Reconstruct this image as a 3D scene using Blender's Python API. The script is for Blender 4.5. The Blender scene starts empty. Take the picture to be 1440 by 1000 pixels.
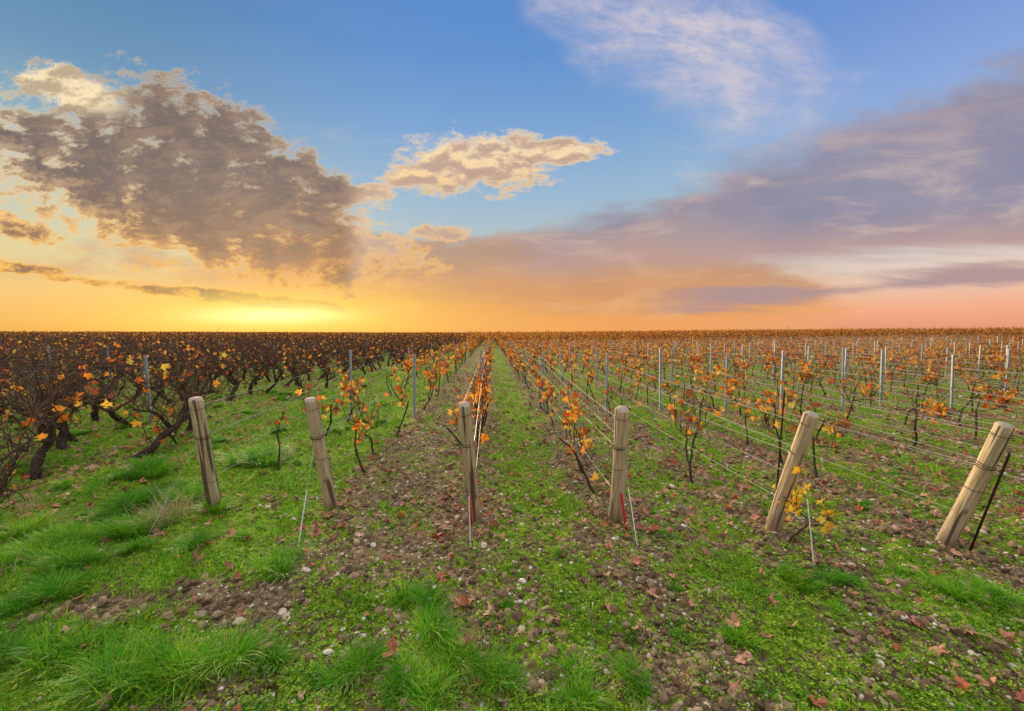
import bpy, math
import numpy as np
from mathutils import Vector, Matrix
RS=np.random.RandomState(11)
scene=bpy.context.scene

# ------------------------------------------------------------ helpers
def lin(r,g,b):
    f=lambda c:(c/255/12.92) if c/255<=0.04045 else ((c/255+0.055)/1.055)**2.4
    return (f(r),f(g),f(b),1.0)
def sstep(x,a,b):
    t=np.clip((x-a)/(b-a),0,1); return t*t*(3-2*t)
TAB=np.random.RandomState(3).rand(256,256)
def vnoise(x,y,f=1.0,o=0):
    x=np.asarray(x,float)*f+o*17.3+1000; y=np.asarray(y,float)*f+o*9.1+1000
    xi=np.floor(x).astype(int); yi=np.floor(y).astype(int)
    u=x-xi; v=y-yi; u=u*u*(3-2*u); v=v*v*(3-2*v)
    a=TAB[xi&255,yi&255]; b=TAB[(xi+1)&255,yi&255]; c=TAB[xi&255,(yi+1)&255]; d=TAB[(xi+1)&255,(yi+1)&255]
    return (a*(1-u)+b*u)*(1-v)+(c*(1-u)+d*u)*v
def H(x,y):
    x=np.asarray(x,float); y=np.asarray(y,float)
    r=np.sqrt(x*x+y*y)
    fade=1-sstep(r,8,22)
    z=0.010*np.clip(x-9,0,70)*sstep(y,5,40)+0.003*np.clip(-x-15,0,60)
    z=z+fade*((vnoise(x,y,1.1,1)-.5)*.08+(vnoise(x,y,4.1,2)-.5)*.055+(vnoise(x,y,13,3)-.5)*.045+(vnoise(x,y,31,4)-.5)*.024)
    ph=(x+.15)/1.135
    z=z+fade*0.02*np.cos(2*np.pi*ph)*sstep(x,-3,-1)*sstep(y,2.4,3.4)
    return z
def green(x,y):
    left=1-sstep(x,-1.75,-1.2)
    g=.54+.36*left
    c=.5-.5*np.cos(2*np.pi*(x+.15)/1.135)
    g=g+(c-.5)*.28*(1-.6*left)
    g=g-.34*np.exp(-((x+.72)/.28)**2)*sstep(y,2.2,2.9)
    g=g-.26*np.exp(-((x-1.5)/.22)**2)*sstep(y,2.2,2.9)
    g=g+.08*(1-sstep(y,2.0,2.8))
    g=g-.75*np.exp(-((x+2.1)/.35)**2-((y-2.25)/.22)**2)
    g=g-.5*np.exp(-((x+1.6)/.3)**2-((y-2.35)/.15)**2)
    g=g-.5*np.exp(-((x-.5)/.4)**2-((y-1.75)/.12)**2)-.4*np.exp(-((x+.75)/.2)**2-((y-1.9)/.12)**2)
    g=g-.22*sstep(-x,3.8,4.6)
    return g
def greenm(x,y):
    return green(x,y)+(vnoise(x,y,5.5,6)-.5)*.8+(vnoise(x,y,1.5,7)-.5)*.5+(vnoise(x,y,14,8)-.5)*.4

class MB:
    def __init__(s): s.V=[];s.F=[];s.M=[];s.n=0
    def add(s,V,Fs,mat=0):
        V=np.asarray(V,float)
        for F in (Fs if isinstance(Fs,list) else [Fs]):
            F=np.asarray(F,int); s.F.append(F+s.n); s.M.append(np.full(len(F),mat,int))
        s.V.append(V); s.n+=len(V)
    def mesh(s,name,mats,smooth=False):
        V=np.concatenate(s.V); loops=np.concatenate([f.ravel() for f in s.F])
        tot=np.concatenate([np.full(len(f),f.shape[1]) for f in s.F]); st=np.concatenate([[0],np.cumsum(tot)[:-1]])
        me=bpy.data.meshes.new(name)
        me.vertices.add(len(V)); me.vertices.foreach_set('co',V.astype(np.float32).ravel())
        me.loops.add(len(loops)); me.loops.foreach_set('vertex_index',loops.astype(np.int32))
        me.polygons.add(len(tot)); me.polygons.foreach_set('loop_start',st.astype(np.int32))
        me.polygons.foreach_set('material_index',np.concatenate(s.M).astype(np.int32))
        me.polygons.foreach_set('use_smooth',np.full(len(tot),smooth,dtype=bool))
        me.update(calc_edges=True)
        for m in mats: me.materials.append(m)
        return me
    def obj(s,name,mats,smooth=False,link=True):
        o=bpy.data.objects.new(name,s.mesh(name,mats,smooth))
        if link: scene.collection.objects.link(o)
        return o
def batch(mb,TV,TF,pos,Rm,scl,mat=0):
    N=len(pos); TV=np.asarray(TV)
    if TV.ndim==2: TV=np.broadcast_to(TV,(N,)+TV.shape)
    scl=np.asarray(scl)
    if scl.ndim==1: scl=np.repeat(scl[:,None],3,1)
    V=TV*scl[:,None,:]
    V=np.einsum('nij,nkj->nki',Rm,V)+pos[:,None,:]
    n=TV.shape[1]
    Fs=[]
    for F in (TF if isinstance(TF,list) else [TF]):
        F=np.asarray(F); Fs.append((F[None]+(np.arange(N)*n)[:,None,None]).reshape(-1,F.shape[1]))
    mb.add(V.reshape(-1,3),Fs,mat)
def rotm(rx,ry,rz):
    cx,sx,cy,sy,cz,sz=np.cos(rx),np.sin(rx),np.cos(ry),np.sin(ry),np.cos(rz),np.sin(rz)
    o=np.ones_like(rx); z=np.zeros_like(rx)
    X=np.stack([o,z,z,z,cx,-sx,z,sx,cx],-1).reshape(-1,3,3)
    Y=np.stack([cy,z,sy,z,o,z,-sy,z,cy],-1).reshape(-1,3,3)
    Z=np.stack([cz,-sz,z,sz,cz,z,z,z,o],-1).reshape(-1,3,3)
    return Z@Y@X
def tube(mb,P,r,sides=5,mat=0,cap=True):
    P=np.asarray(P,float); k=len(P); r=np.broadcast_to(np.asarray(r,float),(k,))
    T=np.gradient(P,axis=0); T/=np.linalg.norm(T,axis=1)[:,None]+1e-9
    ref=np.array([1.,0,0]) if abs(T[0][0])<.8 else np.array([0,1.,0])
    A=np.cross(T,ref); A/=np.linalg.norm(A,axis=1)[:,None]+1e-9; B=np.cross(T,A)
    a=np.arange(sides)*2*np.pi/sides
    V=P[:,None,:]+r[:,None,None]*(np.cos(a)[None,:,None]*A[:,None,:]+np.sin(a)[None,:,None]*B[:,None,:])
    i=np.arange(k-1)[:,None]*sides; j=np.arange(sides)[None,:]; j2=(j+1)%sides
    F=np.stack([i+j,i+j2,i+sides+j2,i+sides+j],-1).reshape(-1,4)
    Fs=[F]
    if cap: Fs.append(np.arange(sides)[None,::-1]); Fs.append((np.arange(sides)+(k-1)*sides)[None])
    mb.add(V.reshape(-1,3),Fs,mat)

# ------------------------------------------------------------ node helper
class X:
    def __init__(s,nb,v): s.nb=nb; s.v=v
    def __add__(a,b): return a.nb.m('ADD',a,b)
    __radd__=__add__
    def __sub__(a,b): return a.nb.m('SUBTRACT',a,b)
    def __rsub__(a,b): return a.nb.m('SUBTRACT',b,a)
    def __mul__(a,b): return a.nb.m('MULTIPLY',a,b)
    __rmul__=__mul__
    def __truediv__(a,b): return a.nb.m('DIVIDE',a,b)
class NB:
    def __init__(s,tree): s.t=tree; tree.nodes.clear()
    def n(s,typ,**kw):
        nd=s.t.nodes.new(typ)
        for k,v in kw.items(): setattr(nd,k,v)
        return nd
    def put(s,sock,v):
        if isinstance(v,X): s.t.links.new(v.v,sock)
        elif hasattr(v,'is_output'): s.t.links.new(v,sock)
        else: sock.default_value=v
    def m(s,op,a,b=None,c=None,clamp=False):
        nd=s.n('ShaderNodeMath',operation=op,use_clamp=clamp)
        for i,v in enumerate((a,b,c)):
            if v is not None: s.put(nd.inputs[i],v)
        return X(s,nd.outputs[0])
    def ss(s,v,a,b,lo=0.,hi=1.):
        nd=s.n('ShaderNodeMapRange',interpolation_type='SMOOTHSTEP')
        s.put(nd.inputs[0],v)
        for i,q in enumerate((a,b,lo,hi)): nd.inputs[i+1].default_value=q
        return X(s,nd.outputs[0])
    def xyz(s,x,y,z):
        nd=s.n('ShaderNodeCombineXYZ')
        for i,v in enumerate((x,y,z)): s.put(nd.inputs[i],v)
        return X(s,nd.outputs[0])
    def sep(s,v):
        nd=s.n('ShaderNodeSeparateXYZ'); s.put(nd.inputs[0],v)
        return [X(s,o) for o in nd.outputs]
    def noise(s,vec,scale,detail=4,rough=.5,dist=0.):
        nd=s.n('ShaderNodeTexNoise'); s.put(nd.inputs['Vector'],vec)
        nd.inputs['Scale'].default_value=scale; nd.inputs['Detail'].default_value=detail
        nd.inputs['Roughness'].default_value=rough; nd.inputs['Distortion'].default_value=dist
        return X(s,nd.outputs[0])
    def mix(s,f,a,b,blend='MIX'):
        nd=s.n('ShaderNodeMix',data_type='RGBA',blend_type=blend)
        s.put(nd.inputs[0],f); s.put(nd.inputs[6],a); s.put(nd.inputs[7],b)
        return X(s,nd.outputs[2])
    def ramp(s,f,els,interp='LINEAR'):
        nd=s.n('ShaderNodeValToRGB'); cr=nd.color_ramp; cr.interpolation=interp
        while len(cr.elements)<len(els): cr.elements.new(1.)
        for e,(p,c) in zip(cr.elements,els): e.position=p
        for e,(p,c) in zip(cr.elements,els): e.color=c
        s.put(nd.inputs[0],f); return X(s,nd.outputs[0])
def material(name):
    m=bpy.data.materials.new(name); m.use_nodes=True; nb=NB(m.node_tree); return m,nb
def finish(nb,col,rough=.9,metal=0.,bump=None,bstr=.3,bdist=.01,transl=0.,tcol=None,spec=.3):
    p=nb.n('ShaderNodeBsdfPrincipled'); nb.put(p.inputs['Base Color'],col)
    nb.put(p.inputs['Roughness'],rough); p.inputs['Metallic'].default_value=metal
    p.inputs['Specular IOR Level'].default_value=spec
    if bump is not None:
        b=nb.n('ShaderNodeBump'); b.inputs['Strength'].default_value=bstr; b.inputs['Distance'].default_value=bdist
        nb.put(b.inputs['Height'],bump); nb.t.links.new(b.outputs[0],p.inputs['Normal'])
    o=nb.n('ShaderNodeOutputMaterial'); out=p.outputs[0]
    if transl>0:
        tr=nb.n('ShaderNodeBsdfTranslucent'); nb.put(tr.inputs[0],tcol if tcol is not None else col)
        mx=nb.n('ShaderNodeMixShader'); mx.inputs[0].default_value=transl
        nb.t.links.new(out,mx.inputs[1]); nb.t.links.new(tr.outputs[0],mx.inputs[2]); out=mx.outputs[0]
    nb.t.links.new(out,o.inputs[0])
def rnd_island(nb): return X(nb,nb.n('ShaderNodeNewGeometry').outputs['Random Per Island'])
def objco(nb): return X(nb,nb.n('ShaderNodeTexCoord').outputs['Object'])

# ------------------------------------------------------------ materials
def leafmat(name,els,tr=.35,spot=.6):
    m,nb=material(name)
    r=rnd_island(nb); oi=X(nb,nb.n('ShaderNodeObjectInfo').outputs['Random'])
    f=nb.m('FRACT',r*1.0+oi*3.7)
    c=nb.ramp(f,els)
    n=nb.noise(objco(nb),45,2,.6)
    c=nb.mix(nb.ss(n,.5,.72,0,spot),c,(.12,.04,.015,1))
    finish(nb,c,.7,transl=tr); return m
M_leaf=leafmat('autumn_leaf',[(0,(.66,.15,.02,1)),(.14,(.84,.27,.03,1)),(.38,(.90,.42,.05,1)),(.55,(.86,.54,.09,1)),(.64,(.50,.42,.09,1)),(.72,(.62,.07,.02,1)),(.80,(.28,.10,.05,1)),(.88,(.22,.09,.05,1)),(1,(.72,.20,.02,1))],.5,.5)
M_leafy=leafmat('yellow_leaf',[(0,(.84,.48,.03,1)),(.5,(.88,.60,.05,1)),(.8,(.78,.36,.03,1)),(1,(.66,.52,.10,1))],.45,.3)
M_fallen=leafmat('fallen_leaf',[(0,(.34,.14,.08,1)),(.25,(.52,.24,.15,1)),(.5,(.64,.36,.23,1)),(.68,(.50,.11,.06,1)),(.8,(.68,.46,.29,1)),(.92,(.26,.12,.07,1)),(1,(.60,.18,.06,1))],.1,.5)
m,nb=material('vine_bark'); n=nb.noise(nb.xyz(*[a*b for a,b in zip(nb.sep(objco(nb)),(1.,1.,.25))]),60,3,.6)
finish(nb,nb.ramp(n,[(.3,(.026,.016,.011,1)),(.55,(.075,.048,.032,1)),(.75,(.15,.11,.075,1))]),.95,bump=n,bstr=.6,bdist=.004); M_bark=m
m,nb=material('vine_cane')
finish(nb,nb.ramp(rnd_island(nb),[(0,(.045,.022,.014,1)),(.5,(.10,.050,.028,1)),(1,(.16,.10,.06,1))]),.8); M_cane=m
m,nb=material('grass_blade'); r=rnd_island(nb)
pos=X(nb,nb.n('ShaderNodeNewGeometry').outputs['Position'])
c=nb.ramp(r,[(0,(.06,.29,.005,1)),(.4,(.14,.46,.008,1)),(.75,(.30,.60,.012,1)),(.93,(.46,.56,.03,1)),(1,(.58,.44,.17,1))])
c=nb.mix(nb.ss(nb.noise(pos,1.7,2),.42,.62,0,.6),c,(.03,.25,.008,1))
finish(nb,c,.55,transl=.4); M_grass=m
m,nb=material('weed_leaf'); r=rnd_island(nb)
c=nb.ramp(r,[(0,(.11,.29,.012,1)),(.5,(.26,.47,.018,1)),(.85,(.45,.58,.03,1)),(1,(.48,.40,.10,1))])
finish(nb,c,.6,transl=.25); M_weed=m
m,nb=material('dry_straw'); c=nb.ramp(rnd_island(nb),[(0,(.36,.26,.13,1)),(1,(.60,.48,.29,1))]); finish(nb,c,.8,transl=.2); M_straw=m
m,nb=material('limestone_chip'); r=rnd_island(nb); n=nb.noise(objco(nb),90,3,.6)
c=nb.ramp(r,[(0,(.38,.28,.17,1)),(.35,(.62,.50,.34,1)),(.7,(.78,.69,.53,1)),(.93,(.88,.83,.72,1)),(1,(.40,.36,.32,1))])
c=nb.mix(nb.ss(n,.35,.6,.45,0),c,(.28,.20,.11,1)); finish(nb,c,.9,bump=n,bstr=.4,bdist=.003); M_stone=m
m,nb=material('soil_clod'); r=rnd_island(nb); n=nb.noise(objco(nb),120,3,.6)
c=nb.ramp(r,[(0,(.10,.065,.035,1)),(.5,(.25,.165,.085,1)),(1,(.47,.34,.19,1))]); c=nb.mix(nb.ss(n,.3,.7,0,.5),c,(.09,.06,.032,1)); finish(nb,c,1.,bump=n,bstr=.5,bdist=.004); M_clod=m
# weathered post wood
m,nb=material('weathered_wood'); co=nb.sep(objco(nb)); oi=X(nb,nb.n('ShaderNodeObjectInfo').outputs['Random'])
off=oi*23.
gr=nb.noise(nb.xyz(co[0]*1.+off,co[1],co[2]*.06),75,6,.65)
bl=nb.noise(nb.xyz(co[0]+off,co[1],co[2]*.4),9,4,.55)
cr=nb.noise(nb.xyz(co[0]+off,co[1],co[2]*.035),38,2,.4)
c=nb.ramp(gr,[(.3,(.34,.23,.13,1)),(.5,(.62,.47,.29,1)),(.7,(.82,.70,.50,1))])
c=nb.mix(nb.ss(bl,.5,.7,0,.65),c,(.48,.40,.27,1))
c=nb.mix(nb.ss(cr,.56,.62,0,.85),c,(.09,.055,.032,1))
vk=nb.n('ShaderNodeTexVoronoi'); nb.put(vk.inputs['Vector'],nb.xyz(co[0]+off,co[1],co[2]*.55)); vk.inputs['Scale'].default_value=7.
c=nb.mix(nb.ss(X(nb,vk.outputs['Distance']),.05,.16,.75,0),c,(.17,.10,.05,1))
c=nb.mix(nb.ss(co[2]+(bl-.5)*.3,.0,.2,.6,0),c,(.24,.18,.09,1))
finish(nb,c,.85,bump=gr+cr*-1.2,bstr=.8,bdist=.006); M_wood=m
m,nb=material('sawn_end'); co=nb.sep(objco(nb)); rr=nb.m('SQRT',co[0]*co[0]+co[1]*co[1])
rg=nb.m('SINE',(rr+nb.noise(objco(nb),20)*.01)*1100.); c=nb.mix(nb.ss(rg,-1,1),(.48,.42,.31,1),(.34,.28,.20,1)); finish(nb,c,.9); M_cut=m
m,nb=material('galvanised_steel'); n=nb.noise(objco(nb),30,3); c=nb.mix(n,(.34,.40,.46,1),(.56,.62,.68,1)); finish(nb,c,.5,metal=.2,spec=.5); M_metal=m
m,nb=material('steel_wire'); finish(nb,nb.mix(nb.noise(objco(nb),4),(.30,.28,.24,1),(.58,.54,.47,1)),.5,metal=.1,spec=.5); M_wire=m
m,nb=material('rusty_iron'); finish(nb,nb.mix(nb.noise(objco(nb),50),(.035,.025,.02,1),(.10,.055,.035,1)),.8,metal=.3); M_rust=m
m,nb=material('white_plastic'); finish(nb,nb.mix(nb.noise(objco(nb),40),(.8,.8,.78,1),(.66,.66,.62,1)),.5); M_white=m
m,nb=material('red_paint'); finish(nb,nb.mix(nb.noise(objco(nb),40),(.65,.02,.02,1),(.48,.03,.03,1)),.5); M_red=m

# ground material
m,nb=material('vineyard_soil'); P=X(nb,nb.n('ShaderNodeNewGeometry').outputs['Position']); px,py,pz=nb.sep(P)
def gauss(v,c,w): 
    d=(v-c)*(1./w); return nb.m('EXPONENT',(d*d)*-1.)
left=nb.ss(px,-1.75,-1.2,1,0)
cc=.5-.5*nb.m('COSINE',(px+.15)*(2*math.pi/1.135))
yb=nb.ss(py,2.2,2.9)
g=.54+.36*left+(cc-.5)*.34*(1-.6*left)-gauss(px,-.72,.28)*yb*.34-gauss(px,1.5,.22)*yb*.26+.08*nb.ss(py,2,2.8,1,0)
g=g-.75*gauss(px,-2.1,.35)*gauss(py,2.25,.22)-.5*gauss(px,-1.6,.3)*gauss(py,2.35,.15)-nb.ss(px,-4.8,-3.8,.22,0)-.5*gauss(px,.5,.4)*gauss(py,1.75,.12)
P2=nb.xyz(px,py,0.)
n1=nb.noise(P2,.8,2); n2=nb.noise(P2,5,3,.6); n3=nb.noise(P2,28,4,.65); n4=nb.noise(P2,120,3,.6)
gm=g+(n1-.5)*.9+(n2-.5)*1.6+(n3-.5)*1.5
soil=nb.ramp(n3*.6+n4*.4,[(.34,(.055,.035,.018,1)),(.47,(.19,.125,.064,1)),(.56,(.39,.28,.15,1)),(.68,(.66,.54,.35,1))])
soil=nb.mix(nb.ss(n1,.45,.65,0,.3),soil,(.38,.30,.16,1))
grn=nb.ramp(n4*.5+n3*.5,[(.36,(.025,.06,.004,1)),(.5,(.15,.29,.010,1)),(.64,(.40,.56,.022,1))])
c=nb.mix(nb.ss(gm,.44,.56,0,.92),soil,grn)
vo=nb.n('ShaderNodeTexVoronoi'); nb.put(vo.inputs['Vector'],P2); vo.inputs['Scale'].default_value=20.
vc=nb.sep(X(nb,vo.outputs['Color'])); 
pb=nb.ss(X(nb,vo.outputs['Distance']),.16,.28,1,0)*nb.ss(vc[0],.64,.68)*nb.ss(gm,.5,.9,1,.15)*nb.ss(py,3,7)
c=nb.mix(pb,c,nb.mix(vc[1],(.48,.38,.24,1),(.82,.74,.60,1)))
vl=nb.n('ShaderNodeTexVoronoi'); nb.put(vl.inputs['Vector'],P2); vl.inputs['Scale'].default_value=9.
vlc=nb.sep(X(nb,vl.outputs['Color']))
lf=nb.ss(X(nb,vl.outputs['Distance']),.3,.42,1,0)*nb.ss(vlc[0],.68,.72)*nb.ss(py,6,11)
c=nb.mix(lf,c,nb.mix(vlc[1],(.38,.15,.07,1),(.58,.31,.17,1)))
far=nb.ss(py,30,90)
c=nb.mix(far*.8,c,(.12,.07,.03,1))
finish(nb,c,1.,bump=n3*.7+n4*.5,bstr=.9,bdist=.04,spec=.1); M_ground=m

# ------------------------------------------------------------ ground sheet
def axis(lo,hi,step,outlo,outhi,gr):
    a=list(np.arange(lo,hi,step)); v=a[-1]; d=step
    while v<outhi: d*=gr; v+=d; a.append(v)
    b=[];v=lo;d=step
    while v>outlo: d*=gr; v-=d; b.append(v)
    return np.array(b[::-1]+a)
gx=axis(-4.2,4.6,.025,-4000,4000,1.045); gy=axis(1.1,5.5,.022,-300,5000,1.045)
GX,GY=np.meshgrid(gx,gy); GZ=H(GX,GY)
mb=MB(); nx=len(gx); ny=len(gy)
i=np.arange(ny-1)[:,None]*nx; j=np.arange(nx-1)[None,:]
mb.add(np.stack([GX,GY,GZ],-1).reshape(-1,3),np.stack([i+j,i+j+1,i+nx+j+1,i+nx+j],-1).reshape(-1,4))
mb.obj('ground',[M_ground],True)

# ------------------------------------------------------------ scatter
def scatter(n,ymin=1.15,ymax=22,wx=1.3,rs=RS):
    y=np.exp(rs.uniform(np.log(ymin),np.log(ymax),n)); x=rs.uniform(-1,1,n)*(wx*y+.7)
    return x,y
def on(x,y,dz=0.): return np.stack([x,y,H(x,y)+dz],-1)
import bmesh
def ico(sub,seed,amp=.22):
    bm=bmesh.new(); bmesh.ops.create_icosphere(bm,subdivisions=sub,radius=1.)
    V=np.array([v.co[:] for v in bm.verts]); F=np.array([[v.index for v in f.verts] for f in bm.faces]); bm.free()
    r=np.random.RandomState(seed); V=V*(1+r.uniform(-amp,amp,(len(V),1)))*np.array([1,r.uniform(.6,.9),r.uniform(.4,.65)])
    return V,F
mb=MB()
for k in range(6):
    V,F=ico(2 if k<3 else 1,k,.13 if k<3 else .25)
    x,y=scatter(9500 if k>=3 else 950)
    keep=(greenm(x,y)+RS.uniform(-.45,.45,len(x)))<.64
    keep&=~((x<-1.7)&(RS.rand(len(x))<.75)); x=x[keep];y=y[keep]; n=len(x)
    s=(.003+.010*RS.rand(n)**2.3)*(1+.10*y) if k>=3 else (.007+.021*RS.rand(n)**3.2)*(1+.05*y)
    batch(mb,V,F,on(x,y,s*.15),rotm(RS.uniform(-.4,.4,n),RS.uniform(-.4,.4,n),RS.uniform(0,6.28,n)),s)
mb.obj('scattered_stones',[M_stone])
mb=MB()
for k in range(5):
    V,F=ico(1,20+k,.3); x,y=scatter(10000,ymax=14); keep=(greenm(x,y)+RS.uniform(-.3,.3,len(x)))<.58; x=x[keep];y=y[keep]; n=len(x)
    s=(.004+.030*RS.rand(n)**2.4)*(1+.04*y)
    batch(mb,V,F,on(x,y,0),rotm(RS.uniform(-1,1,n),RS.uniform(-1,1,n),RS.uniform(0,6.28,n)),s)
mb.obj('soil_clods',[M_clod])

# leaf template
LO=np.array([(0,-.15),(.25,-.42),(.5,-.2),(.4,0),(.62,.25),(.32,.3),(.2,.4),(0,.68),(-.2,.4),(-.32,.3),(-.62,.25),(-.4,0),(-.5,-.2),(-.25,-.42)])
LV0=np.vstack([[0,0],LO]); nL=len(LO)
LF=np.array([[0,1+i,1+(i+1)%nL] for i in range(nL)])
def leafV(n,rs,curl=.5):
    V=np.zeros((n,nL+1,3)); V[:,:,:2]=LV0[None]*(1+rs.uniform(-.18,.18,(n,nL+1,2)))
    r2=(V[:,:,0]**2+V[:,:,1]**2); a=rs.uniform(-curl,curl*1.6,n)[:,None]; b=rs.uniform(-curl,curl,n)[:,None]
    V[:,:,2]=a*r2+b*V[:,:,0]*V[:,:,1]*2+np.abs(V[:,:,0])*rs.uniform(-.3,.5,n)[:,None]+rs.uniform(-.06,.06,(n,nL+1))
    return V
x,y=scatter(19000,ymax=22)
ph=np.abs(((x+.15)/1.135+.5)%1-.5); keep=(RS.rand(len(x))<(.28+.72*np.exp(-(ph/.20)**2))*np.where(y<2.9,.13,1)*np.where(x<-3.6,2.,1)*np.where(y>5,1,.6)*np.where((x<-1.4)&(x>-3.3)&(y>3),.3,1)); x=x[keep];y=y[keep]
hx=np.array([-.11,-.45,-1.87,-.43,.89,.62,1.46,1.23,2.6,2.3,2.42,2.1,2.5,-1.3,-.02,.18,-2.7,-2.9,-2.5,-2.75]); hy=np.array([1.87,1.83,2.64,2.96,2.47,2.14,2.64,1.96,2.2,1.8,1.75,1.85,1.95,3.3,3.1,3.4,2.9,3.3,3.4,3.0])
x=np.concatenate([x,hx]);y=np.concatenate([y,hy]); n=len(x)
s=RS.uniform(.026,.072,n)*(.85+.02*y); s[-20:]=RS.uniform(.055,.085,20); s[-20]=.11
mb=MB(); batch(mb,leafV(n,RS,1.2),LF,on(x,y,.02),rotm(RS.uniform(-.7,.7,n),RS.uniform(-.7,.7,n),RS.uniform(0,6.28,n)),s)
mb.obj('fallen_leaves',[M_fallen])

# grass
def blades(mb,x,y,h,w,lean,ang,mat=0,z0=None):
    n=len(x); z=H(x,y)-.004 if z0 is None else z0
    d=np.stack([np.cos(ang),np.sin(ang)],-1); p=np.stack([-np.sin(ang),np.cos(ang)],-1)
    tw=RS.uniform(-1.2,1.2,n); pw=np.stack([p[:,0]*np.cos(tw)-p[:,1]*np.sin(tw),p[:,0]*np.sin(tw)+p[:,1]*np.cos(tw)],-1)
    V=np.zeros((n,7,3))
    for k,(t,wf) in enumerate([(0,1),(.4,.9),(.75,.6),(1,0)]):
        cxy=np.stack([x,y],-1)+d*(lean*h*t**1.8)[:,None]; cz=z+h*(t-(.35*np.clip(lean,0,1.6)*t**2.5))
        if k<3:
            V[:,2*k,:2]=cxy-pw*(w*wf)[:,None]; V[:,2*k+1,:2]=cxy+pw*(w*wf)[:,None]; V[:,2*k,2]=V[:,2*k+1,2]=cz
        else: V[:,6,:2]=cxy; V[:,6,2]=cz
    o=(np.arange(n)*7)[:,None]
    Q=np.concatenate([o+np.array([[0,1,3,2]]),o+np.array([[2,3,5,4]])]); T=o+np.array([[4,5,6]])
    mb.add(V.reshape(-1,3),[Q,T],mat)
mb=MB()
x,y=scatter(330000,ymax=16); gmv=greenm(x,y)+.2*(x<-1.5); keep=(gmv+RS.uniform(-.2,.2,len(x)))>.74
keep&=(RS.rand(len(x))<np.where(x<-1.4,.8,.5)); x=x[keep];y=y[keep];n=len(x)
big=vnoise(x,y,2.3,9)*vnoise(x,y,7.,10)*1.6
blades(mb,x,y,(.010+.035*RS.rand(n))*(.3+2.0*big)*(.9+.05*y),RS.uniform(.0009,.0018,n)*(.9+.25*y),RS.uniform(.1,1.3,n),RS.uniform(0,6.28,n))
T=[(-1.92,1.92,.15),(-1.52,1.8,.19),(-1.25,1.84,.18),(-2.47,2.28,.15),(-1.31,2.62,.15),(-2.66,3.08,.2),(-3.03,2.98,.2),(-.24,2.01,.14),(-.33,2.24,.13),(-.58,1.77,.14),(-2.55,4.78,.24),(.03,1.73,.13),(.32,1.66,.12),(1.84,2.28,.1),(2.04,2.25,.1),(-.94,1.9,.1),(2.65,2.16,.12),(2.85,2.1,.12),(-3.5,3.2,.2),(-2.28,1.97,.14),(-2.75,2.7,.16),(-3.3,2.7,.18),(-2.3,3.5,.14),(-3.1,3.7,.2),(-3.5,4.4,.22),(-2.1,2.85,.13),(-2.75,3.9,.2),(-.15,1.8,.13),(1.2,1.85,.08),(.6,1.7,.1),(-.2,1.62,.12),(-.4,1.66,.12)]
for i in range(90):
    yy=math.exp(RS.uniform(math.log(2.4),math.log(12))); T.append((RS.uniform(-1.25*yy-.3,-1.7),yy,RS.uniform(.05,.14)))
for i in range(60):
    yy=math.exp(RS.uniform(math.log(1.5),math.log(4))); T.append((RS.uniform(-1.2,3.4),yy,RS.uniform(.02,.06)))
for (tx,ty,tr) in T:
    for c in range(3):
        n=int(190*(tr/.12)**1.2); a=RS.uniform(0,6.28,n); ox,oy=RS.normal(0,tr*.38,2); rr=tr*.5*np.sqrt(RS.rand(n))
        x=tx+ox+rr*np.cos(a); y=ty+oy+rr*np.sin(a)*.8
        blades(mb,x,y,tr*RS.uniform(.35,1.05,n),RS.uniform(.0010,.0021,n)*(.8+.12*ty),RS.uniform(.3,1.4,n),a+RS.normal(0,.7,n))
mb.obj('grass',[M_grass])
mb=MB()
for (tx,ty,nn,hh) in [(-2.6,3.25,120,.3),(-2.55,3.4,80,.36),(-3.4,3.3,60,.24),(-3.0,2.6,30,.15),(.1,2.6,12,.14),(-1.0,3.1,15,.15),(-3.9,3.6,50,.25)]:
    a=RS.uniform(0,6.28,nn); blades(mb,tx+RS.normal(0,.06,nn),ty+RS.normal(0,.06,nn),hh*RS.uniform(.5,1.1,nn),np.full(nn,.0022),RS.uniform(.2,1.3,nn),a)
mb.obj('dry_grass',[M_straw])
x,y=scatter(56000,ymax=20); keep=(greenm(x,y)+RS.uniform(-.2,.2,len(x)))>.49; keep&=(RS.rand(len(x))<np.where(x<-1.5,.3,1)); x=x[keep];y=y[keep]
mb=MB(); WV=np.array([[0,0,0],[.28,.35,.12],[.3,.7,.1],[0,1,.0],[-.3,.7,.1],[-.28,.35,.12],[0,.55,.02]]); WF=np.array([[0,1,6],[1,2,6],[2,3,6],[3,4,6],[4,5,6],[5,0,6]])
for k in range(5):
    n=len(x); s=RS.uniform(.005,.017,n)*(.85+.1*y); jit=.006
    batch(mb,WV,WF,on(x+RS.normal(0,jit,n),y+RS.normal(0,jit,n),.003+RS.rand(n)*.014),rotm(RS.uniform(.0,.9,n),RS.uniform(-.3,.3,n),k*1.25+RS.uniform(0,1.2,n)),s)
mb.obj('low_weeds',[M_weed])
mb=MB()
x,y=scatter(700,ymax=8)
for a,b in zip(x,y):
    L=RS.uniform(.05,.28); an=RS.uniform(0,6.28); t=np.linspace(0,1,5); pxx=a+np.cos(an)*L*t+RS.normal(0,.006,5); pyy=b+np.sin(an)*L*t+RS.normal(0,.006,5)
    tube(mb,np.stack([pxx,pyy,H(pxx,pyy)+.008+RS.uniform(0,.02)*t],-1),RS.uniform(.0012,.003),4)
mb.obj('fallen_twigs',[M_cane])

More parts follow.
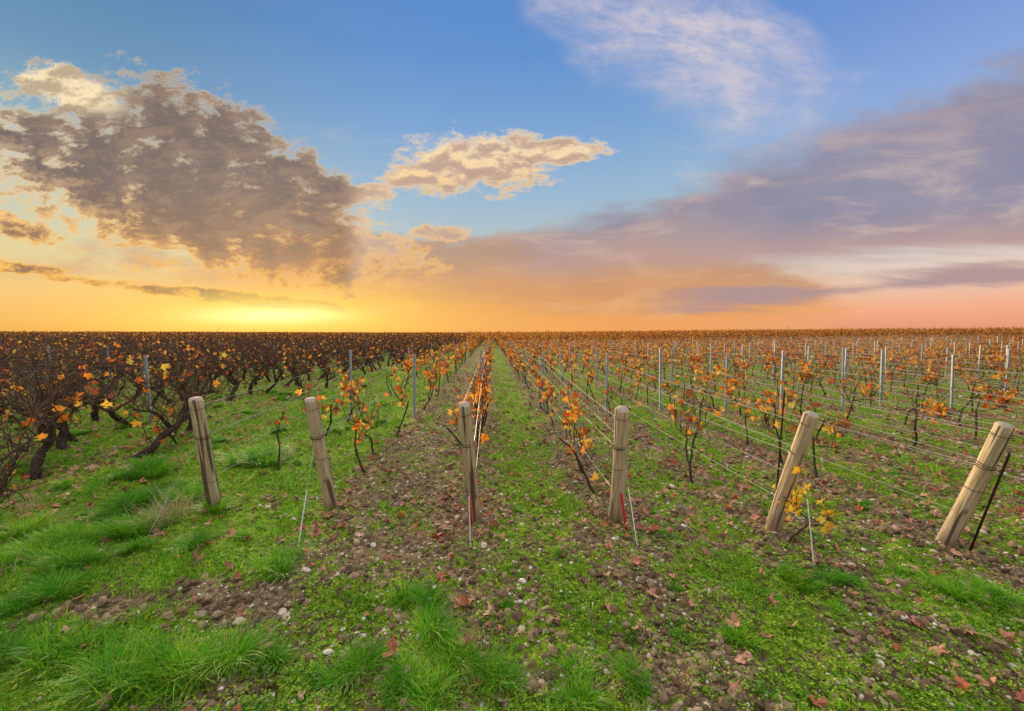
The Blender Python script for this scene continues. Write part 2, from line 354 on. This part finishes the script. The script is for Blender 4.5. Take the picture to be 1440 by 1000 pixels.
# ------------------------------------------------------------ vines
def walk(rs,p,d,L,k,wob,up=0.):
    P=[np.array(p,float)]; d=np.array(d,float); d/=np.linalg.norm(d)
    for _ in range(k):
        d=d+rs.normal(0,wob,3)+np.array([0,0,up]); d/=np.linalg.norm(d); P.append(P[-1]+d*L/k)
    return np.array(P)
def put_leaves(mb,rs,pts,s0,s1,mat):
    n=len(pts)
    if n==0: return
    pts=np.array(pts)+rs.normal(0,.028,(n,3)); pts[:,2]-=.02
    batch(mb,leafV(n,rs,.6),LF,pts,rotm(rs.uniform(.6,2.4,n),rs.uniform(-.7,.7,n),rs.uniform(0,6.28,n)),rs.uniform(s0,s1,n),mat)
def vine_young(mb,rs,nleaf=12,top=1.02,yellow=False):
    h=rs.uniform(.45,.6); T=walk(rs,(0,0,-.06),(rs.normal(0,.1),rs.normal(0,.14),1),h+.06,8,.16,.08)
    tube(mb,T,np.linspace(.014,.009,9)*(1+rs.uniform(-.2,.3,9)),6,0)
    pts=[];arms=[]
    for sy in (-1,1):
        if rs.rand()<.15: continue
        A=walk(rs,T[rs.randint(6,9)],(rs.normal(0,.08),sy,rs.uniform(0,.5)),rs.uniform(.3,.55),7,.13,-.03); A[:,0]*=.7
        tube(mb,A,np.linspace(.0075,.004,8),5,0); arms+=list(A[1:]); pts+=list(A[2:])
    if not arms: arms=[T[-1]]
    for c in range(rs.randint(6,12)):
        C=walk(rs,arms[rs.randint(len(arms))],(rs.normal(0,.2),rs.normal(0,.7),rs.uniform(.3,1.2)),rs.uniform(.2,.6),8,.2,.06)
        C[:,2]=np.minimum(C[:,2],top+rs.uniform(-.05,.18)); C[:,0]*=.8
        tube(mb,C,np.linspace(.0045,.002,9),4,1); pts+=list(C[2:])
        for q in range(rs.randint(1,4)):
            S=walk(rs,C[rs.randint(2,8)],(rs.normal(0,.5),rs.normal(0,.9),rs.normal(.1,.5)),rs.uniform(.06,.22),4,.3); tube(mb,S,.0018,3,1); pts+=list(S[2:])
    pts=np.array(pts); cen=pts[rs.choice(len(pts),3)]; d=np.min(np.linalg.norm(pts[:,None]-cen[None],axis=2),axis=1); pr=np.exp(-(d/.14)**2)+.35; pr/=pr.sum()
    idx=rs.choice(len(pts),min(nleaf,len(pts)-1),replace=False,p=pr); put_leaves(mb,rs,pts[idx],.04,.10,3 if yellow else 2)
def vine_old(mb,rs,nleaf=10,detail=1.,nc=20):
    h=rs.uniform(.4,.6); T=walk(rs,(0,0,-.08),(rs.normal(0,.25),rs.normal(0,.3),1),h+.08,9,.28,.12)
    r=np.linspace(.042,.026,10)*(1+rs.uniform(-.2,.25,10)); tube(mb,T,r,8 if detail>=1 else 6,0)
    pts=[];arms=[]
    for sy in (-1,1,rs.choice([-1,1])):
        A=walk(rs,T[rs.randint(6,10)],(rs.normal(0,.3),sy,rs.uniform(.1,.7)),rs.uniform(.35,.6),7,.3,.03); tube(mb,A,np.linspace(.02,.009,8)*(1+rs.uniform(-.2,.25,8)),6,0); arms+=list(A[2:])
    for c in range(nc):
        st=arms[rs.randint(len(arms))] if rs.rand()<.85 else T[rs.randint(3,9)]
        C=walk(rs,st,(rs.normal(0,.35),rs.normal(0,.45),rs.uniform(.3,1.4)),rs.uniform(.3,.85),9,.22,.03)
        tube(mb,C,np.linspace(.0062,.0025,10),4,1); pts+=list(C[3:])
        for q in range(rs.randint(2,5)):
            S=walk(rs,C[rs.randint(2,9)],(rs.normal(0,.8),rs.normal(0,.8),rs.normal(.0,.6)),rs.uniform(.1,.32),5,.4); tube(mb,S,.0024,3,1); pts+=list(S[2:])
    idx=rs.choice(len(pts),min(nleaf,len(pts)),replace=False); put_leaves(mb,rs,[pts[i] for i in idx],.04,.09,2)
def far_seg(mb,rs,old):
    for c in range(3): tube(mb,walk(rs,(rs.normal(0,.05),c*1.05-1.05,-.1),(0,rs.normal(0,.2),1),.65,3,.15,.1),.03 if old else .014,4,0)
    pts=[]
    for c in range(64 if old else 48):
        C=walk(rs,(rs.normal(0,.1),rs.uniform(-1.5,1.5),rs.uniform(.35,.7)),(rs.normal(0,.3),rs.normal(0,.6),1),rs.uniform(.3,.8),4,.2,.05); tube(mb,C,.006,3,1,False); pts+=list(C[1:])
    n=32 if old else 80; idx=rs.choice(len(pts),n); put_leaves(mb,rs,[pts[i] for i in idx],.07,.13,2)
VM=[M_bark,M_cane,M_leaf,M_leafy]
def templates(cname,fn,n):
    col=bpy.data.collections.new(cname)
    for i in range(n):
        mb=MB(); fn(mb,np.random.RandomState(100+i*7+len(cname)),i); o=mb.obj('%s_variant_%02d'%(cname,i),VM,False,link=False); col.objects.link(o)
    return col
C_y=templates('young_vine',lambda mb,rs,i:vine_young(mb,rs,[6,12,20,8,32,15,24,4,40,13,17,10,28,7][i]),14)
C_m=templates('leafy_young_vine',lambda mb,rs,i:vine_young(mb,rs,[12,38,22,28,15,48,24,32,8,20,36,26][i],1.08),12)
C_o=templates('old_vine',lambda mb,rs,i:vine_old(mb,rs,int(4+rs.rand()*16),.5,24),9)
C_fy=templates('far_young_row',lambda mb,rs,i:far_seg(mb,rs,False),5)
C_fo=templates('far_old_row',lambda mb,rs,i:far_seg(mb,rs,True),5)
def instancer(name,col,pos,rot,scl,nvar):
    me=bpy.data.meshes.new(name); N=len(pos); me.vertices.add(N); me.vertices.foreach_set('co',np.asarray(pos,np.float32).ravel())
    a=me.attributes.new('rot','FLOAT_VECTOR','POINT'); a.data.foreach_set('vector',np.asarray(rot,np.float32).ravel())
    a=me.attributes.new('scl','FLOAT','POINT'); a.data.foreach_set('value',np.asarray(scl,np.float32))
    a=me.attributes.new('idx','INT','POINT'); a.data.foreach_set('value',RS.randint(0,nvar,N).astype(np.int32)); me.update()
    o=bpy.data.objects.new(name,me); scene.collection.objects.link(o)
    t=bpy.data.node_groups.new(name+'_scatter','GeometryNodeTree')
    t.interface.new_socket('Geometry',in_out='INPUT',socket_type='NodeSocketGeometry'); t.interface.new_socket('Geometry',in_out='OUTPUT',socket_type='NodeSocketGeometry')
    gi=t.nodes.new('NodeGroupInput'); go=t.nodes.new('NodeGroupOutput'); ip=t.nodes.new('GeometryNodeInstanceOnPoints'); ci=t.nodes.new('GeometryNodeCollectionInfo')
    ci.inputs['Collection'].default_value=col; ci.inputs['Separate Children'].default_value=True; ci.inputs['Reset Children'].default_value=True
    def att(nm,dt):
        nd=t.nodes.new('GeometryNodeInputNamedAttribute'); nd.data_type=dt; nd.inputs['Name'].default_value=nm; return nd.outputs[0]
    L=t.links.new; L(gi.outputs[0],ip.inputs['Points']); L(ci.outputs[0],ip.inputs['Instance']); ip.inputs['Pick Instance'].default_value=True
    L(att('idx','INT'),ip.inputs['Instance Index']); L(att('rot','FLOAT_VECTOR'),ip.inputs['Rotation']); L(att('scl','FLOAT'),ip.inputs['Scale']); L(ip.outputs[0],go.inputs[0])
    md=o.modifiers.new('scatter','NODES'); md.node_group=t
    return o
YR=[-2.36,-1.32,-.15,.99,2.12,3.28]+[3.28+1.135*k for k in range(1,150)]
OR=[-5.65-1.135*k for k in range(0,150)]
def rowpos(rows,y0f,y1,sp,p=.94):
    P=[]
    for xr in rows:
        y=y0f(xr)+RS.uniform(0,.5)
        while y<y1:
            if abs(xr)<1.35*y+3 and RS.rand()<p: P.append((xr+RS.normal(0,.04),y+RS.normal(0,.14)))
            y+=sp
    return np.array(P)
def mk(name,col,P,nv,smin,smax):
    N=len(P); pos=np.stack([P[:,0],P[:,1],H(P[:,0],P[:,1])],-1); rot=np.zeros((N,3)); rot[:,2]=RS.randint(0,2,N)*math.pi+RS.uniform(-.2,.2,N)
    instancer(name,col,pos,rot,RS.uniform(smin,smax,N),nv)
mk('young_grapevine_rows',C_y,rowpos(YR,lambda x:max(4.0,3.4-.12*x+1),12,.95,.9),14,.82,1.1)
mk('young_grapevine_rows_further_on',C_m,rowpos(YR,lambda x:12.3,45,.72),12,.9,1.18)
mk('old_grapevine_rows',C_o,rowpos(OR,lambda x:5.6,45,.8),9,1.0,1.22)
P=rowpos([-3.5,-4.55],lambda x:16 if x>-4 else 10.,45,.9); mk('old_grapevine_row',C_o,P,9,.95,1.15)
mk('distant_young_grapevine_rows',C_fy,rowpos(YR,lambda x:45.5,170,2.7),5,.95,1.35)
mk('distant_old_grapevine_rows',C_fo,rowpos([-3.5,-4.55]+OR,lambda x:45.5,170,2.7),5,1.0,1.25)
def place(fn,seed,x,y,rz=0.,s=1.,**kw):
    mb=MB(); fn(mb,np.random.RandomState(seed),**kw); o=mb.obj('grapevine',VM); o.location=(x,y,float(H(x,y))); o.rotation_euler=(0,0,rz); o.scale=(s,s,s); return o
for sd,x,y,rz,s,k in [(1,-4.15,3.75,.2,1.1,14),(2,-4.25,5.0,2.9,1.2,20),(3,-4.55,6.3,0,1.15,12),(4,-5.6,4.5,.3,1.15,12),(5,-5.0,3.75,1.2,1.1,10),(6,-4.85,4.5,.9,1.15,12),(8,-5.3,5.4,.4,1.2,12),(9,-3.9,3.25,2.,.85,6)]:
    place(vine_old,sd,x,y,rz,s,nleaf=k,nc=32)
for sd,x,y,s,k in [(21,2.07,2.72,.62,36),(22,2.03,3.95,.95,18),(23,.97,3.75,.9,16),(24,-1.3,4.3,.95,9),(25,-.15,4.6,1.0,28),(26,3.25,3.9,.95,18),(27,-2.3,4.5,.8,5),(28,-.15,5.6,1.05,28),(29,-.13,6.7,1.05,26)]:
    place(vine_young,sd,x,y,0,s,nleaf=k,yellow=(sd in(21,)))

# ------------------------------------------------------------ end posts
def post(base,top,r,seed):
    rs=np.random.RandomState(seed); b=Vector(base); t=Vector(top); b.z+=float(H(b.x,b.y)); d=(t-b); L=d.length; dn=d.normalized()
    k=26; sd=28; ext=.2; zs=np.linspace(-ext,L-.006,k)
    a=np.arange(sd)*2*np.pi/sd; V=[]
    bx=rs.uniform(-.007,.007,2)
    for z in zs:
        rr=r*(1.08-.12*z/L)*(1+.03*np.sin(a*2+seed)+.02*np.sin(a*5+z*3+seed)+.02*vnoise(a*3,z*6,1.,seed))
        cx=bx[0]*math.sin(z*4)*1.2; cy=bx[1]*math.cos(z*3)
        V.append(np.stack([cx+rr*np.cos(a),cy+rr*np.sin(a),np.full(sd,z)],-1))
    last=V[-1]; c=last.mean(0); ins=c+(last-c)*.88; ins[:,2]=L+.004; V.append(ins)
    mb=MB(); VV=np.concatenate(V+[np.array([[c[0],c[1],L+.005]])]); K=len(V)
    i=np.arange(K-1)[:,None]*sd; j=np.arange(sd)[None]; j2=(j+1)%sd
    mb.add(VV,[np.stack([i+j,i+j2,i+sd+j2,i+sd+j],-1).reshape(-1,4)],0)
    F=np.stack([(K-1)*sd+np.arange(sd),(K-1)*sd+(np.arange(sd)+1)%sd,np.full(sd,K*sd)],-1); mb.F.append(F); mb.M.append(np.full(sd,1))
    par=bpy.data.objects.new('wooden_vineyard_post',None); scene.collection.objects.link(par)
    par.location=b; par.rotation_mode='QUATERNION'; par.rotation_quaternion=Vector((0,0,1)).rotation_difference(dn)
    o=mb.obj('post_shaft',[M_wood,M_cut],True); o.parent=par
    mbw=MB()
    for hz in (.68*L,.70*L,.685*L,.93*L,.3*L if seed%2 else .5*L):
        aa=np.linspace(0,2*np.pi*1.0,25); tl=rs.uniform(-.008,.008)
        tube(mbw,np.stack([(r*1.05)*np.cos(aa),(r*1.05)*np.sin(aa),hz+tl*np.cos(aa)],-1),.0018,5)
    w=mbw.obj('wire_wrap',[M_rust]); w.parent=par
    return b,t,dn,L
posts=[((-2.374,3.606,0),(-2.33,3.36,.98),.048),((-1.342,3.481,0),(-1.375,3.19,.99),.047),((-.137,3.285,0),(-.19,2.95,.99),.047),((.998,3.20,0),(.955,2.915,.95),.052),((2.109,2.907,0),(2.13,2.619,.96),.047),((3.272,2.74,0),(3.29,2.44,.91),.047),((4.42,2.6,0),(4.43,2.3,.93),.05)]
PB=[post(*p,seed=i+1) for i,p in enumerate(posts)]

def anchor(i,gxy,sleeve,mat):
    b,t,dn,L=PB[i]; g=Vector((gxy[0],gxy[1],float(H(*gxy)))); s=b+dn*(L*.66)+Vector((0,-.055,0))
    par=bpy.data.objects.new('anchor_wire',None); scene.collection.objects.link(par)
    mb=MB(); tube(mb,[s,s.lerp(g,.5),g-Vector((0,0,.03))],.0018,5); o=mb.obj('wire',[M_wire]); o.parent=par
    mb=MB(); a=g.lerp(s,sleeve); tube(mb,[g-Vector((0,0,.02)),g.lerp(a,.5),a],.0036,8); o=mb.obj('sleeve',[mat]); o.parent=par
    mb=MB(); aa=np.linspace(0,2*np.pi,13); tube(mb,np.stack([g.x+.018*np.cos(aa),np.full(13,g.y),g.z+.018+.018*np.sin(aa)],-1),.003,5); o=mb.obj('anchor_eye',[M_rust]); o.parent=par
anchor(1,(-1.31,2.79),.5,M_white); anchor(2,(-.146,2.83),.5,M_white); anchor(3,(.986,2.66),.6,M_white); anchor(4,(2.05,2.44),.6,M_white); anchor(0,(-2.45,2.95),.05,M_rust)
def rod(name,a,b,r,mat):
    mb=MB(); a=np.array(a,float);b=np.array(b,float); d=b-a
    tube(mb,[a,a+d*.5,a+d*.97,b],[r,r,r,r*.6],8); return mb.obj(name,[mat],True)
rod('red_marker_peg',(1.03,3.0,-.05),(1.0,3.06,.27),.009,M_red)
rod('red_marker_peg',(-.15,3.1,.02),(-.165,3.12,.24),.007,M_red)
rod('iron_rod',(3.34,2.64,-.05),(3.3,2.42,.74),.007,M_rust)
rod('iron_rod',(2.33,3.2,-.05),(2.3,3.1,1.05),.007,M_rust)

def stake_geo(mb,x,y,h,lean=(0,0),rz=0.):
    w=.018;dp=.014
    pr=np.array([[-w,-dp],[-w,dp],[-w*.35,dp*.6],[w*.35,dp*.6],[w,dp],[w,-dp],[w-.004,-dp],[w-.004,dp*.55],[-w+.004,dp*.55],[-w+.004,-dp]])
    c,s=math.cos(rz),math.sin(rz); pr=pr@np.array([[c,s],[-s,c]]); k=len(pr); zs=[-.1,h*.5,h]; V=[]
    for z in zs: V.append(np.column_stack([pr[:,0]+x+lean[0]*z,pr[:,1]+y+lean[1]*z,np.full(k,z)]))
    i=np.arange(2)[:,None]*k; j=np.arange(k)[None]; j2=(j+1)%k
    mb.add(np.concatenate(V),[np.stack([i+j,i+j2,i+k+j2,i+k+j],-1).reshape(-1,4),(np.arange(k)+2*k)[None]])
    for hh in (.45,.75,1.0):
        if hh<h: tube(mb,[(x+lean[0]*hh-w-.012,y-dp,hh+.02),(x+lean[0]*hh-w-.006,y-dp,hh),(x+lean[0]*hh+w+.006,y-dp,hh),(x+lean[0]*hh+w+.012,y-dp,hh+.02)],.003,4)
HS=(.34,.50,.68,.86,1.02)
mbf=MB(); wires=MB()
def wpath(pts,r=.0017):
    P=[]
    for a,b in zip(pts[:-1],pts[1:]):
        a=np.array(a);b=np.array(b); sg=RS.uniform(.005,.04)
        for t in np.linspace(0,1,5)[:-1]: q=a+(b-a)*t; q[2]-=sg*4*t*(1-t); P.append(q)
    P.append(np.array(pts[-1])); tube(wires,P,r,4,0,False)
for ri,xr in enumerate(YR[:60]):
    ys=[7.6+(-.5 if xr<0 else 0)+RS.uniform(-.25,.25)+4.8*k for k in range(9)]; st=[]
    for k,yv in enumerate(ys):
        if abs(xr)>1.35*yv+2: continue
        hh=(1.14 if k==0 else 1.06)+RS.uniform(-.05,.06); g=float(H(xr,yv)); ln=(RS.normal(0,.014),RS.normal(0,.014)); st.append((xr,yv,g))
        m1=MB(); stake_geo(m1,0,0,hh,ln,RS.uniform(-.3,.3))
        if k==0 and xr<12:
            o=m1.obj('metal_trellis_stake',[M_metal]); o.location=(xr,yv,g)
        elif k<5: mbf.add(np.concatenate(m1.V)+np.array([xr,yv,g]),[f for f in m1.F])
    if not st: continue
    for wi,hz in enumerate(HS):
        if wi==1 and ri%2: continue
        hz=hz+RS.uniform(-.03,.03); pts=[]
        if ri<7:
            b,t,dn,L=PB[ri]; q=b+dn*(L*(.30,.48,.69,.70,.93)[wi])+Vector((.05 if wi%2 else -.045,0.02,0)); pts.append(tuple(q))
        elif st[0][1]<9: pts.append((xr,2.4,float(H(xr,2.4))+hz*.9))
        pts+=[(a+.022*(1 if wi%2 else -1),b_,c+hz) for a,b_,c in st if b_<38]
        if len(pts)>1: wpath(pts,.0018)
for ri,xr in enumerate(OR[:12]):
    for k in range(5):
        yv=7.1+RS.uniform(-.3,.8)*(ri>0)+6*k
        if (k==0 and ri not in(0,)) or (k and (ri+k)%2): continue
        m1=MB(); stake_geo(m1,0,0,1.12,(RS.normal(0,.02),0),0); mbf.add(np.concatenate(m1.V)+np.array([xr,yv,float(H(xr,yv))]),[f for f in m1.F])
    for hz in (.55,.95): wpath([(xr,5.,hz),(xr,12.,hz),(xr,20.,hz),(xr,30.,hz)],.0012)
mbf.obj('metal_trellis_stakes',[M_metal]); wires.obj('trellis_wires',[M_wire])

# ------------------------------------------------------------ world sky
w=bpy.data.worlds.new('World'); scene.world=w; w.use_nodes=True; nb=NB(w.node_tree)
SUN_AZ=-28.; SUN_EL=12.
sky=nb.n('ShaderNodeTexSky',sky_type='NISHITA'); sky.sun_disc=False; sky.sun_elevation=math.radians(SUN_EL); sky.sun_rotation=math.radians(SUN_AZ)
D=X(nb,nb.n('ShaderNodeTexCoord').outputs['Generated']); dx,dy,dz=nb.sep(D)
hor=nb.m('SQRT',dx*dx+dy*dy+1e-5); te=dz/hor
yy=nb.m('MAXIMUM',dy,.14); s=dx/yy; t=dz/yy; front=nb.ss(dy,.1,.3)
C=lin
base=nb.ramp(te*.5,[(0,C(242,162,90)),(.03,C(236,172,112)),(.07,C(208,186,160)),(.11,C(178,194,198)),(.16,C(154,184,208)),(.23,C(126,166,210)),(.32,C(98,146,206)),(.42,C(84,134,200)),(.6,C(150,165,195)),(1,C(205,198,195))])
lef=nb.ss(s,-.9,-.1,1,0)*front
lbase=nb.ramp(te*.5,[(0,C(236,170,80)),(.03,C(240,194,116)),(.07,C(222,206,156)),(.11,C(188,200,186)),(.16,C(148,178,190)),(.23,C(106,148,184)),(.32,C(84,130,174)),(1,C(190,190,195))])
base=nb.mix(lef,base,lbase)
rig=nb.ss(s,.3,1.1)*front
rbase=nb.ramp(te*.5,[(0,C(226,148,118)),(.02,C(244,172,134)),(.045,C(234,198,176)),(.08,C(208,214,212)),(.14,C(165,190,220)),(.22,C(135,165,218)),(.3,C(110,145,210)),(1,C(190,190,200))])
base=nb.mix(rig,base,rbase)
back=nb.ss(dy,-.4,.1,1,0); bb=nb.ramp(te*.5,[(0,C(215,175,175)),(.1,C(205,188,195)),(.4,C(180,185,200)),(1,C(205,198,195))]); base=nb.mix(back,base,bb)
streak=nb.noise(nb.xyz(s*1.1+te*1.5,t*9.,3.),1.6,5,.6,.4)
streak2=nb.noise(nb.xyz(s*1.3-t*1.0,t*5.,9.),2.4,6,.62,.3)
soft=nb.noise(nb.xyz(s*1.,t*1.7,5.),3.2,5,.55,.3)
ST=nb.xyz(s,t,0.)
def ell(cs,ct,a,b,ang):
    mp=nb.n('ShaderNodeMapping',vector_type='TEXTURE'); nb.put(mp.inputs[0],ST)
    mp.inputs['Location'].default_value=(cs,ct,0); mp.inputs['Rotation'].default_value=(0,0,math.radians(ang)); mp.inputs['Scale'].default_value=(a,b,1)
    ln=nb.n('ShaderNodeVectorMath',operation='LENGTH'); nb.t.links.new(mp.outputs[0],ln.inputs[0]); return X(nb,ln.outputs['Value'])
col=base
g=1.-ell(.05,.125,.95,.115,-1)
aG=nb.ss(g+(streak2-.5)*1.5,-.15,.35,0,.95)*front
tg=nb.mix(nb.ss(t+(soft-.5)*.1,.02,.2),C(236,158,90),C(182,146,124)); tg=nb.mix(nb.ss(streak,.42,.62,0,.6),tg,C(200,144,104)); 
tg=nb.mix(nb.ss(streak2,.5,.7,0,.45),tg,C(236,182,128))
col=nb.mix(aG,col,tg)
def glow(cs,ct,a,b):
    u=ell(cs,ct,a,b,0); return nb.m('EXPONENT',(u*u)*-1.)*front
col=nb.mix(glow(-.5,.03,.46,.09)*.85,col,C(255,198,82))
up=.22+.388*(s-.155); lo=.125+.07*(s-.155)
aF=nb.ss(up-t+(soft-.5)*.22+(streak2-.5)*.18,-.05,.06)*nb.ss(t-lo+(streak-.5)*.10,-.01,.045)*nb.ss(s+(soft-.5)*.4,-.1,.15)*front
fc=nb.mix(nb.ss(s,.05,.9),C(176,150,142),C(148,144,164)); fc=nb.mix(nb.ss(soft,.4,.65,0,.55),fc,C(126,128,158)); fc=nb.mix(nb.ss(streak2,.45,.7,0,.5),fc,C(188,162,162)); fc=nb.mix(nb.ss(t-lo,.0,.14,.6,0),fc,C(212,162,136))
col=nb.mix(aF*.97,col,fc)
c2=.062+.08*(s-.45)
aF2=nb.ss(nb.m('ABSOLUTE',t-c2-.012+(soft-.5)*.02)*-1.+(streak-.5)*.12,-.035,-.005)*nb.ss(s,.3,.6)*front
col=nb.mix(aF2*.9,col,C(172,144,146))
e=1.-ell(.50,.70,.42,.20,-20)
aE=nb.ss(e+(soft-.5)*1.8,-.1,.9)*front
det=nb.noise(nb.xyz(s+t*.6,t*2.2,1.),10,7,.70,.2)
col=nb.mix(aE*nb.ss(det,.3,.65,.35,.95),col,C(220,206,210))
aC=nb.ss(streak2,.52,.75)*nb.ss(t,.12,.25)*nb.ss(t,.35,.55,1,0)*nb.ss(s,-.9,-.3)*front
col=nb.mix(aC*.4,col,C(235,215,195))
BL=[(-.72,.31,.52,.14,-19),(-.64,.43,.24,.11,-28),(-.48,.34,.20,.08,-15),(-.92,.535,.13,.055,-18),(-1.12,.25,.16,.03,-15),(-1.14,.445,.17,.03,-8),(-.42,.225,.32,.065,-10),
    (-.02,.40,.20,.075,4),(.16,.43,.12,.035,4),(-.15,.36,.12,.04,0),(-.31,.32,.11,.028,8),(-.12,.235,.08,.022,0),(-1.12,.15,.14,.014,-4),(-.62,.085,.35,.016,-6)]
b=None
for q in BL:
    e=ell(*q); b=e if b is None else nb.m('SMOOTH_MIN',b,e,.14)
b=1.-nb.m('MINIMUM',b,2.2); b=nb.m('MINIMUM',b*1.35,.62)
tv=t*1.9
wv=nb.noise(nb.xyz(s,tv,0.),3.5,1,.5)
sw=s+(wv-.5)*.12; tw=tv+(wv-.5)*.1
n=nb.noise(nb.xyz(sw,tw,0.),13.,8,.68)
n_a=nb.noise(nb.xyz(sw,tw,0.),13.,6,.62); n_b=nb.noise(nb.xyz(sw+.004,tw-.035,0.),13.,6,.62)
onB=nb.ss(s,-.36,-.28); puff=nb.ss(t,.47,.52)*nb.ss(s,-.86,-.78,1,0)
d0=b*1.25+.26+(n-.5)*4.2+(wv-.5)*.6-onB*.16-puff*.1
rel=n_a-n_b
aA=nb.ss(d0,-.05,.65)*front
body=nb.mix(nb.ss(t,.14,.38),C(182,126,78),C(126,108,100)); body=nb.mix(onB,body,C(204,174,154))
body=nb.mix(nb.ss(d0,.4,1.4,.0,.65)*(1.-onB*.7),body,C(100,84,80))
body=nb.mix(nb.ss(rel,-.05,.16,0,.24),body,C(206,164,124))
brt=nb.mix(nb.ss(t,.1,.55),C(255,190,74),C(252,228,184))
thin=nb.ss(d0,.15,.9,1,0)
su=s*1.+t*1.6
lit=nb.m('MAXIMUM',thin*nb.ss(su,-.5,.1,1.,.5),nb.ss(rel,-.02,.16,0,.9)*nb.ss(su,-.68,-.28,1.,0.))
lit=nb.m('MAXIMUM',lit,onB*nb.m('MAXIMUM',nb.ss(rel*-1.,-.08,.12)*nb.ss(t,.31,.38,.3,.95),thin*.9))
lit=nb.m('MAXIMUM',lit,puff*nb.ss(rel*-1.,-.12,.10,.35,1.))
col=nb.mix(aA*.97,col,nb.mix(lit,body,brt))
hot=glow(-.53,.048,.30,.040)*nb.ss(streak,.35,.6,.6,1.)
col=nb.mix(hot,col,(1.0,.70,.09,1))
core=glow(-.52,.042,.15,.018)*nb.ss(streak,.3,.5,.6,1.); col=nb.mix(core*.95,col,(1.5,1.22,.5,1))
def add_nis_boost(c,k):
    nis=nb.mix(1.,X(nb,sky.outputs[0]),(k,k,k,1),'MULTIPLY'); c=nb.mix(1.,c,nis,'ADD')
    overhead_boost=nb.ss(te,.95,2.2,1.,3.5); return nb.mix(1.,c,nb.xyz(overhead_boost,overhead_boost,overhead_boost),'MULTIPLY')  # unseen upper sky is boosted here as added fill light for the ground
gnd=nb.ss(dz,-.02,-.001,1,0)
bgF=nb.n('ShaderNodeBackground'); nb.put(bgF.inputs[0],add_nis_boost(col,.003))
bgS=nb.n('ShaderNodeBackground'); nb.put(bgS.inputs[0],nb.mix(gnd,add_nis_boost(base,.003),(.16,.12,.07,1)))
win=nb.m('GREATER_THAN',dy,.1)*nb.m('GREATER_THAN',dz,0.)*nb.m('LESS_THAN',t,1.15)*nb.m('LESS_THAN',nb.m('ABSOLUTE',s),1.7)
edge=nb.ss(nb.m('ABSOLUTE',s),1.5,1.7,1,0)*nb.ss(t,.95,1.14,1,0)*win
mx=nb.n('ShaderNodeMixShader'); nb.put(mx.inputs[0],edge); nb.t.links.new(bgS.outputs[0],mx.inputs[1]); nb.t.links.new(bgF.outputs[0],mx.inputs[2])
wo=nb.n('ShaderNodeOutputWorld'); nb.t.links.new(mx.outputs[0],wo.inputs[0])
w.cycles.sampling_method='NONE'

# sun
sl=bpy.data.lights.new('sun','SUN'); sl.energy=5.0; sl.angle=math.radians(4); sl.color=(1,.76,.44)
so=bpy.data.objects.new('sun',sl); scene.collection.objects.link(so)
az=math.radians(SUN_AZ); el=math.radians(SUN_EL); dv=Vector((math.sin(az)*math.cos(el),math.cos(az)*math.cos(el),math.sin(el)))
so.rotation_euler=dv.to_track_quat('Z','Y').to_euler()

# camera
cam=bpy.data.cameras.new('camera'); cam.lens=14.5; cam.sensor_width=36; cam.clip_end=20000; cam.clip_start=.05
co=bpy.data.objects.new('camera',cam); scene.collection.objects.link(co); co.location=(0,0,1.5)
co.rotation_euler=(math.radians(90-3.16),0,math.radians(-2.96)); scene.camera=co
scene.view_settings.view_transform='Standard'; scene.view_settings.look='None'; scene.view_settings.exposure=0
